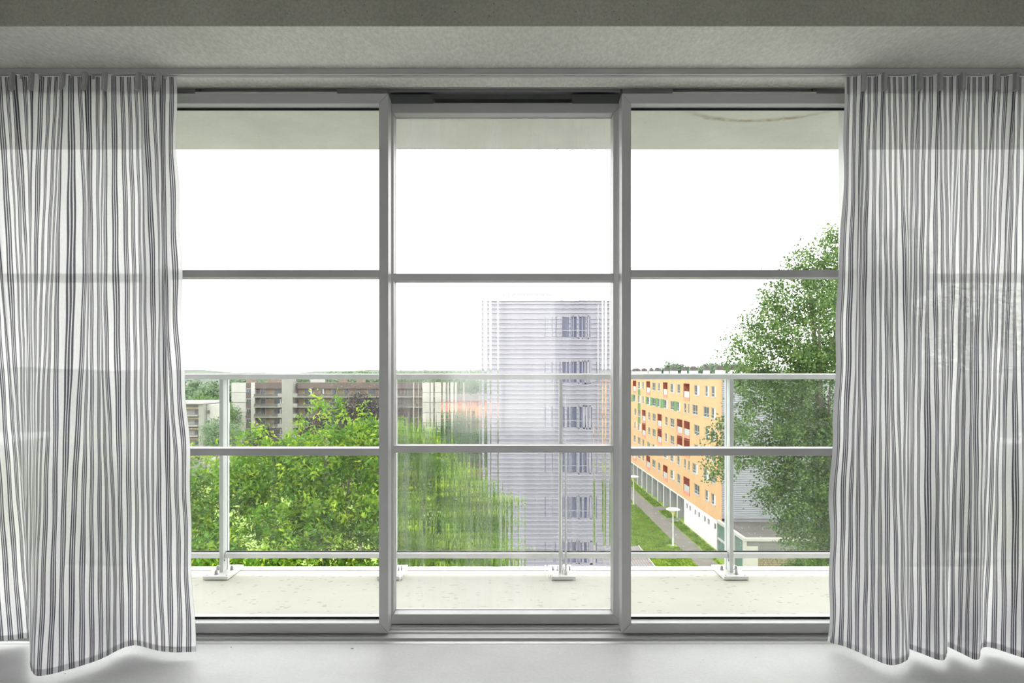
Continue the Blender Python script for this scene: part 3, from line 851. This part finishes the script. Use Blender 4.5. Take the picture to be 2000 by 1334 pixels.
for kind, k, y0, y1 in openings:
    a, b = zspan(kind, k)
    if kind == 'w':
        m = MB(); t = .09; xf = XO + .06
        m.box(xf, xf + .08, y0, y0 + t, a, b).box(xf, xf + .08, y1 - t, y1, a, b).box(xf, xf + .08, y0 + t, y1 - t, b - t, b)
        m.box(XO - .06, xf + .08, y0 - .03, y1 + .03, a - .02, a + .13)
        m.box(xf + .01, xf + .07, y0 + t, y1 - t, a + .45, a + .52)
        if y1 - y0 > 1.6: m.box(xf + .01, xf + .07, (y0 + y1) / 2 - .05, (y0 + y1) / 2 + .05, a + .13, b - t)
        f = m.build('window', M['frame_grey'], ob)
        MB().box(xf + .05, xf + .30, y0 + t * .5, y1 - t * .5, a + .1, b - t * .5).build('pane', M['far_pane'], f)
        if random.random() < .45:
            w_ = (y1 - y0) * random.uniform(.25, .5)
            MB().box(xf + .035, xf + .049, y0 + t, y0 + t + w_, a + .14, b - t).build('blind', M['blind'], f)
    else:
        m = MB(); dp = 1.25
        m.box(XO - .03, XO + dp, y1 - .10, y1, a, b).box(XO - .03, XO + dp, y0, y0 + .07, a, b)
        m.box(XO - .03, XO + dp, y0 + .07, y1 - .1, b - .07, b).box(XO + dp - .05, XO + dp, y0 + .07, y1 - .1, a, b - .07)
        f = m.build('loggia', M['red'], ob)
        MB().box(XO - .05, XO + dp, y0 + .04, y1 - .05, a - .12, a + .32).build('loggia_base', M['salmon'], f)
        MB().box(XO + .03, XO + .08, y0 + .08, y1 - .12, a + .34, a + 1.25).build('balustrade', M['rail_grey'], f)
        MB().box(XO + dp - .12, XO + dp - .06, y0 + .08, (y0 + y1) / 2, a + .32, b - .2).build('glass_door', M['far_pane'], f)
# green panels
gp = []
for (a, b) in ((20, 45), (180, 198), (230, 258), (292, 320), (345, 388), (503, 538)):
    zz = zspan('w', 1); gp.append((yo(u5(b)), yo(u5(a)), zz[0] - .02, zz[1] + .02))
for k in (0, 1, 2):
    gp.append((yo(u5(120)), yo(u5(92)), ROW0 - PITCH * (k + 1) + .02, ROW0 - PITCH * k - WH - .05))
for y0, y1, a, b in gp:
    MB().box(XO - .02, XO + .05, y0, y1, a, b).build('green_panel', M['green'], ob)
# pilotis: fins at right angles to the facade, and the white plinth
yf = 103.3
for k in range(19):
    y = 103.3 + 4.38 * k
    MB().box(XO + .02, XO + 9, y - .16, y + .16, GZ, zbot - .25).build('shaded_fin_wall', M['white_wall'] if False else M['fin'] if 'fin' in M else M['grey_wall'], ob)  # shade put into the colour: fin faces grey, their edges white
    MB().box(XO - .02, XO + .02, y - .17, y + .17, GZ, zbot - .25).build('fin_edge', M['white_wall'], ob)
pl = MB()
small = []
for u in (620, 655, 712, 752, 815, 855, 925):
    y = yo(1230 + u / 5.559); small.append((y - .42, y + .42, H - 19.95, H - 19.15))
holed_wall(pl, XO, XO + .4, YO0, 99.4, GZ, zbot - .25, small)
pl.build('plinth', M['white_wall'], ob)
for h in small:
    f = MB().box(XO + .10, XO + .16, h[0], h[1], h[2], h[2] + .08).box(XO + .10, XO + .16, h[0], h[1], h[3] - .08, h[3]).build('small_window', M['frame_grey'], ob)
    MB().box(XO + .18, XO + .3, h[0] - .05, h[1] + .05, h[2] - .05, h[3] + .05).build('pane', M['far_pane'], f)
MB().box(XO + .4, XO + 12, 98.9, 99.4, GZ, zbot - .25).build('plinth_end', M['grey_wall'], ob)
# ribbed gable
def ribbed(mb, x0, x1, y, z0, z1, pitch, depth):
    prof = []
    z = z0
    while z < z1 - .02:
        e = min(z + pitch, z1)
        prof += [(y, z), (y, z + pitch * .42), (y - depth, z + pitch * .52), (y - depth, z + pitch * .92)]
        z += pitch
    prof += [(y, z1)]
    prof = [p for p in prof if p[1] <= z1] + [(y + .3, z1), (y + .3, z0)]
    mb.extrude(prof, 'x', x0, x1)
gm = MB(); ribbed(gm, XO + .28, XO + 12.1, YO0 - .02, GZ + 4.2, ztop_, .232, .19)
gm.build('gable_cladding', M['clad'], ob)
MB().box(XO - .06, XO + .28, YO0 - .14, YO0 + .02, zbot, ztop_).build('corner_trim', M['orange'], ob)
# chimneys
for k, (px, wide) in enumerate([(1240, 1), (1245.7, 1), (1258.4, 1), (1272.2, 0), (1284.7, 1), (1301, 0), (1316.2, 1), (1335.9, 0), (1354.7, 1), (1379.5, 0), (1406.6, 1), (1430, 0), (1455, 1)]):
    xc = XO + 6; y = xc * F / (px - CX); w_ = .62 if wide else .40
    c = MB().box(xc - w_, xc + w_, y - .5, y + .5, ztop_ + .18, H + .42).build('chimney', M['white_wall'], ob)
    m = MB().box(xc - w_ * .92, xc + w_ * .92, y - .45, y + .45, H + .42, H + .85).box(xc - w_ * 1.02, xc + w_ * 1.02, y - .5, y + .5, H + .85, H + 1.0)
    m.box(xc - w_ * .7, xc + w_ * .5, y - .35, y + .35, H + 1.0, H + 1.18)
    m.build('chimney_head', M['chim_dark'], c)

# ------------------------------------------------------------------ flat-roofed annex
an = thing('annex', 'low flat-roofed annex with white parapet and green window panels', 'building', (26.6, 73.6, GZ))
M['annex_grey'] = plain('annex_grey_render', (.17, .17, .165), .85, 0, .08, .7)
M['annex_white'] = plain('annex_cream_paint', (.40, .39, .36), .8, 0, .06, .8)
M['stone'] = plain('buff_stone', (.21, .185, .13), .9, 0, .2, 1.5)
M['teal'] = plain('dark_green_glazing', (.10, .17, .16), .25, 0, .1, 1.0, spec=.7)
za = H - 18.25
MB().box(26.9, 52, 73.9, 83.0, za - .5, za - .25).build('roof', M['roof_felt'], an)
MB().box(26.6, 26.95, 73.6, 83.0, za - .35, za).build('parapet', M['annex_white'], an)
MB().box(26.95, 52, 73.6, 73.95, za - .35, za).build('parapet', M['annex_white'], an)
MB().box(26.95, 52, 73.75, 73.95, za - .9, za - .35).build('fascia', M['annex_grey'], an)
MB().box(28.2, 52, 73.70, 73.9, za - 1.75, za - .9).build('wall_band', M['annex_grey'], an)
MB().box(26.75, 28.2, 73.66, 73.9, GZ, za - .9).build('corner_pier', M['annex_white'], an)
MB().box(26.95, 52, 75, 83, GZ, za - .5).build('core', M['annex_grey'], an)
zs0, zs1 = GZ, za - 1.75
rowi = 0; zz = zs0
sm = MB(); rs = random.Random(3)
while zz < zs1 - .1:
    hgt = rs.uniform(.16, .24); x = 28.2
    while x < 44:
        wdt = rs.uniform(.35, .75)
        dpt = rs.uniform(0, .05)
        sm.box(x + .015, min(44, x + wdt) - .015, 73.66 - dpt, 73.9, zz + .012, min(zs1, zz + hgt) - .012); x += wdt
    zz += hgt
sm.build('stone_courses', M['stone'], an, kind='stuff')
# side elevation towards the path: white frame with green glazing
for y0, y1 in ((73.65, 74.0), (76.6, 76.85), (79.7, 79.95), (82.8, 83.0)):
    MB().box(26.6, 26.95, y0, y1, GZ, za - .35).build('frame_post', M['annex_white'], an)
for z in (za - 2.35, GZ):
    MB().box(26.62, 26.95, 74.0, 82.8, z, z + .22).build('frame_rail', M['annex_white'], an)
for y0, y1 in ((74.0, 76.6), (76.85, 79.7), (79.95, 82.8)):
    MB().box(26.75, 26.82, y0, y1, za - 2.13, za - .35).build('glazed_panel', M['teal'], an)
    MB().box(26.75, 26.82, y0, y1, GZ + .22, za - 2.35).build('glazed_panel', M['teal'], an)

# ------------------------------------------------------------------ ribbed grey tower behind the fluted sheet
tw = thing('tower_block', 'pale grey tower block with ribbed cladding seen through the fluted middle pane', 'building', (2.7, 41, GZ))
TY = 41.0
tx0, tx1, tz1 = X(952, TY), X(1186, TY), Z(580, TY)
M['clad2'] = plain('pale_ribbed_cladding', (.24, .243, .275), .55, .1, .04, .5)
wz = []
for k in range(9):
    zt = Z(616, TY) - 2.775 * k; wz.append((zt - 1.46, zt))
wx0, wx1, wx2, wx3 = X(1094, TY), X(1137, TY), X(1141, TY), X(1152, TY)
m = MB(); zc = GZ
rib = MB()
segs = []
prev = GZ + 1
for a, b in reversed(wz):
    segs.append((prev, a, False)); segs.append((a, b, True)); prev = b
segs.append((prev, tz1 - .25, False))
for a, b, has in segs:
    if b - a < .1: continue
    if not has: ribbed(rib, tx0, tx1, TY, a, b, .272, .09)
    else:
        ribbed(rib, tx0, wx0, TY, a, b, .272, .09); ribbed(rib, wx3, tx1, TY, a, b, .272, .09)
rib.build('cladding', M['clad2'], tw)
MB().box(tx0 + .1, tx1 - .1, TY + .31, TY + 13, GZ, tz1 - .3).build('core', M['grey_wall'], tw)
MB().box(tx0 - .05, tx1 + .05, TY - .12, TY + 13, tz1 - .25, tz1).build('parapet', M['white_wall'], tw)
MB().box(X(985, TY), X(1075, TY), TY + 4, TY + 9, tz1, tz1 + .7).build('plant_room', M['clad2'], tw)
M['blue'] = plain('blue_tank', (.25, .38, .50), .5, 0, .05)
MB().box(X(1073, TY), X(1088, TY), TY + 2, TY + 3, tz1, tz1 + .6).build('roof_tank', M['blue'], tw)
M['pane_blue'] = plain('blue_grey_pane', (.045, .055, .10), .3, 0, .2, 1, spec=.3)
for a, b in wz:
    f = MB()
    for x0, x1 in ((wx0, wx0 + .07), (wx1 - .05, wx1 + .2), (wx3 - .07, wx3)): f.box(x0, x1, TY - .02, TY + .1, a, b)
    f.box(wx0 + .07, wx3 - .07, TY - .02, TY + .1, a, a + .1).box(wx0 + .07, wx3 - .07, TY - .02, TY + .1, b - .08, b)
    f = f.build('window', M['clad2'], tw)
    MB().box(wx0 + .03, wx3 - .03, TY + .12, TY + .3, a + .05, b - .04).build('pane', M['pane_blue'], f)
    m = MB().box(wx0 + .07, wx3 - .07, TY + .02, TY + .06, a + .5, a + .55)
    m.build('guard_bar', M['clad2'], f)

# ------------------------------------------------------------------ brown slab block far behind the green tree
D = 182.0
M['brown'] = plain('brown_brick', (.125, .10, .097), .9, 0, .12, .6)
M['tan'] = plain('tan_brick', (.215, .165, .125), .9, 0, .10, .6)
M['conc'] = concrete('weathered_concrete', (.215, .212, .20), (.30, .293, .28), 0, vscale=.18, streak=(1, 1, .3))
M['balc'] = plain('grey_brown_balcony', (.105, .094, .087), .9, 0, .12, .5)
M['white_panel'] = plain('dirty_white_panel', (.40, .39, .375), .8, 0, .12, .25)
bk = thing('slab_block', 'long brown brick slab block with concrete balconies and white gable panels', 'building', (X(650, D), D, GZ))
def far_box(px0, px1, py0, py1, y0, y1, name, mat, parent=None):
    return MB().box(X(px0, D), X(px1, D), D + y0, D + y1, Z(py1, D), Z(py0, D)).build(name, mat, parent or bk)
floors = [759 + 19.6 * k for k in range(7)]       # tops of windows
MB().box(X(452, D), X(884, D), D + 1.2, D + 13, GZ, Z(748, D)).build('core', M['brown'], bk)
for k, y in enumerate(floors):
    far_box(452, 480, y - 11.5, y + 7.4, 0, 1.2, 'gable_panel', M['white_panel'])
    far_box(831, 882, y - 11.5, y + 7.4, 0, 1.2, 'gable_panel', M['white_panel'])
    far_box(480, 490.5, y + 8, y + 19.6, .3, 1.2, 'brick_panel', M['brown'])
    f = far_box(480.5, 490, y, y + 8, .2, .5, 'window', M['frame_grey'])
    far_box(481.2, 485, y + 1, y + 8, .15, .2, 'pane', M['far_pane'], f); far_box(485.6, 489.4, y + 1, y + 8, .15, .2, 'pane', M['far_pane'], f)
far_box(480, 490.5, 748, 759, .3, 1.2, 'brick_panel', M['brown'])
far_box(490.5, 498, 747, 900, -.1, 1.2, 'white_pier', M['white_panel'])
far_box(555, 576, 741, 900, -2.0, 1.2, 'stair_tower', M['conc'])
far_box(498, 555, 747, 759, .0, 1.2, 'top_parapet', M['brown'])
far_box(581, 831, 747, 759, .0, 1.2, 'top_parapet', M['brown'])
wins1 = [(506, 516.5), (532.5, 547.5)]
wins2 = [(593, 608), (625, 631.5), (646, 656), (670, 680), (694, 701), (717, 733), (748, 760), (775, 785), (800, 815)]
for k, y in enumerate(floors):
    for (a, b, wl) in ((498, 555, wins1), (581, 831, wins2)):
        far_box(a, b, y + 15.0, y + 17.2, -1.2, 1.2, 'balcony_slab', M['conc'])
        far_box(a + 1, b - 1, y + 10.0, y + 15.0, -1.15, -1.05, 'balcony_front', M['balc'] if 'balc' in M else M['conc'])
        last = a
        for i, (w0, w1) in enumerate(wl):
            far_box(last, w0 - .3, y, y + 14.2, 1.0, 1.25, 'brick_panel', M['tan'] if i % 2 or len(wl) > 3 else M['brown'])
            last = w1 + .3
            f = far_box(w0, w1, y, y + 14.2, .95, 1.15, 'window', M['frame_grey'])
            far_box(w0 + .5, (w0 + w1) / 2 - .2, y + .6, y + 14, .9, .95, 'pane', M['far_pane'], f)
            far_box((w0 + w1) / 2 + .2, w1 - .5, y + .6, y + 14, .9, .95, 'pane', M['far_pane'], f)
            if random.random() < .4: far_box(w1 - 3, w1 - .8, y + .8, y + 10, .84, .89, 'curtain_strip', M['blind'], f)
        far_box(last, b, y, y + 14.2, 1.0, 1.25, 'brick_panel', M['tan'])
    far_box(547, 555, y + 9, y + 16.8, -1.9, -1.2, 'corner_balcony', M['conc']); far_box(576, 584, y + 9, y + 16.8, -1.9, -1.2, 'corner_balcony', M['conc'])
for a, b, t in ((512, 532, 737), (470, 480, 740), (655, 665, 739), (690, 702, 740), (598, 620, 740)):
    far_box(a, b, t, 747.5, 4, 8, 'roof_house', M['tan'] if a != 598 else M['white_panel'])

# small grey block and distant flats beyond the curtain edge
D2 = 140.0
sb = thing('small_block', 'small grey flat-roofed block with white end wall beside the curtain edge', 'building', (X(385, D2), D2, GZ))
def b2(px0, px1, py0, py1, y0, y1, name, mat, parent=None):
    return MB().box(X(px0, D2), X(px1, D2), D2 + y0, D2 + y1, Z(py1, D2), Z(py0, D2)).build(name, mat, parent or sb)
b2(300, 397, 787, 1000, 1, 12, 'core', M['conc'])
b2(300, 399, 786, 789, -.6, 12.5, 'roof', M['white_panel'])
b2(388, 397.5, 789, 1000, -.1, 1, 'pier', M['conc'])
b2(397.5, 411, 791, 1000, 1.5, 10, 'end_wall', M['white_panel'])
for k in range(5):
    y = 800 + 20 * k
    b2(300, 388, y + 10, y + 13, -.6, 1, 'balcony_slab', M['conc']); b2(300, 388, y - 5, y - 1, -.1, 1, 'brick_band', M['tan'])
    f = b2(376, 386, y, y + 9, .8, 1.0, 'window', M['frame_grey']); b2(377, 385, y + .6, y + 8.4, .7, .8, 'pane', M['far_pane'], f)
    f = b2(399.5, 405, y + 1, y + 9, 1.3, 1.5, 'window', M['frame_grey']); b2(400, 404.5, y + 1.6, y + 8.4, 1.2, 1.3, 'pane', M['far_pane'], f)
D3 = 420.0
ft = thing('far_flats', 'distant pale block of flats with dark window bands on the wooded slope', 'building', (X(385, D3), D3, GZ))
def b3(px0, px1, py0, py1, y0, y1, name, mat, parent=None):
    return MB().box(X(px0, D3), X(px1, D3), D3 - 40 + y0, D3 - 40 + y1, Z(py1, D3), Z(py0, D3)).build(name, mat, parent or ft)
b3(340, 396, 748, 800, 1, 20, 'core', M['white_panel']); b3(396, 402, 750, 800, 0, 18, 'end_wall', M['tan'])
for k in range(8):
    b3(340, 394, 750 + 4.2 * k, 752.2 + 4.2 * k, .5, 1, 'window_band', M['far_pane'])
for k in range(6): b3(350 + 8 * k, 351.5 + 8 * k, 748, 800, .2, 1, 'pier', M['white_panel'])

# orange-roofed house seen between the slab block and the tower
hs_ = thing('brick_house', 'orange brick house between the brown block and the grey tower', 'building', (X(915, 130), 130, GZ))
hm = MB().box(X(882, 130), X(948, 130), 130, 138, GZ, Z(782, 130)); hm.build('wall', M['salmon'], hs_)
MB().hexa([(X(878, 130), 129.4, Z(783, 130)), (X(952, 130), 129.4, Z(783, 130)), (X(952, 130), 138.6, Z(783, 130)), (X(878, 130), 138.6, Z(783, 130)),
           (X(886, 130), 133.8, Z(771, 130)), (X(944, 130), 133.8, Z(771, 130)), (X(944, 130), 134.2, Z(771, 130)), (X(886, 130), 134.2, Z(771, 130))]).build('roof', M['chim_dark'], hs_)
for px in (892, 908, 924, 938):
    f = MB().box(X(px, 130), X(px + 6, 130), 129.9, 130, Z(794, 130), Z(785, 130)).build('window', M['frame_grey'], hs_)
    MB().box(X(px + .7, 130), X(px + 5.3, 130), 129.85, 129.9, Z(793.4, 130), Z(785.6, 130)).build('pane', M['far_pane'], f)

# ------------------------------------------------------------------ street lamps, shed
M['lamp_white'] = plain('white_lamp_disc', (.85, .86, .86), .5, 0, .03)
M['lamp_amber'] = plain('yellowed_diffuser', (.72, .60, .34), .4, 0, .05)
M['lamp_pole'] = plain('pale_green_pole', (.62, .68, .66), .5, .1, .04)
def lamp(px, py, d, label):
    x = X(px, d)
    t = thing('street_lamp', label, 'street lamp', (x, d, GZ), 'post-top lamps along the footpath')
    MB().lathe(x, d, [(.13, GZ), (.13, GZ + .9), (.085, GZ + 1.0), (.075, GZ + 3.9), (.11, GZ + 3.92), (.11, GZ + 4.0)], 12).build('pole', M['lamp_pole'], t, smooth=False)
    MB().lathe(x, d, [(.12, GZ + 4.0), (.34, GZ + 4.62)], 14).build('diffuser', M['lamp_amber'], t)
    MB().lathe(x, d, [(.30, GZ + 4.62), (.86, GZ + 4.68), (.90, GZ + 4.74), (.72, GZ + 4.84), (.2, GZ + 4.95)], 18).build('disc_shade', M['lamp_white'], t)
lamp(1314.5, 1066, 86.4, 'disc-topped street lamp standing free on the lawn edge before the white plinth')
lamp(1237.2, 985, 113.7, 'disc-topped street lamp cut by the window stile, farther along the footpath')

M['tin'] = None
n = NT('rusted_tin')
v = n.coord()
rust = n.math('MULTIPLY', n.ramp(n.noise(n.coord((.35, 1.6, 1)), .9, 4), .50, .62), 1.0)
b = n.add('ShaderNodeBsdfPrincipled'); n.put(b.inputs['Base Color'], n.mix(rust, (.14, .14, .138, 1), (.13, .065, .042, 1)))
b.inputs['Roughness'].default_value = .6; b.inputs['Metallic'].default_value = .2
M['tin'] = n.done(b.outputs[0])
sh = thing('shed', 'shed with rust-streaked corrugated metal roof on the lawn below', 'shed', (10, 66, GZ))
MB().box(5.5, 14.9, 56, 74.5, GZ, H - 19.9).build('wall', M['grey_wall'], sh)
prof = []
x = 5.0
while x < 15.2:
    prof += [(x, H - 19.5), (x + .14, H - 19.42), (x + .28, H - 19.5)]; x += .28
top = prof; bot = [(15.2, H - 19.62), (5.0, H - 19.62)]
MB().extrude(top + bot, 'y', 55.5, 75.0).build('roof', M['tin'], sh)
MB().box(15.2, 15.28, 55.4, 75.05, H - 19.72, H - 19.38).build('verge_trim', M['grey_wall'], sh)
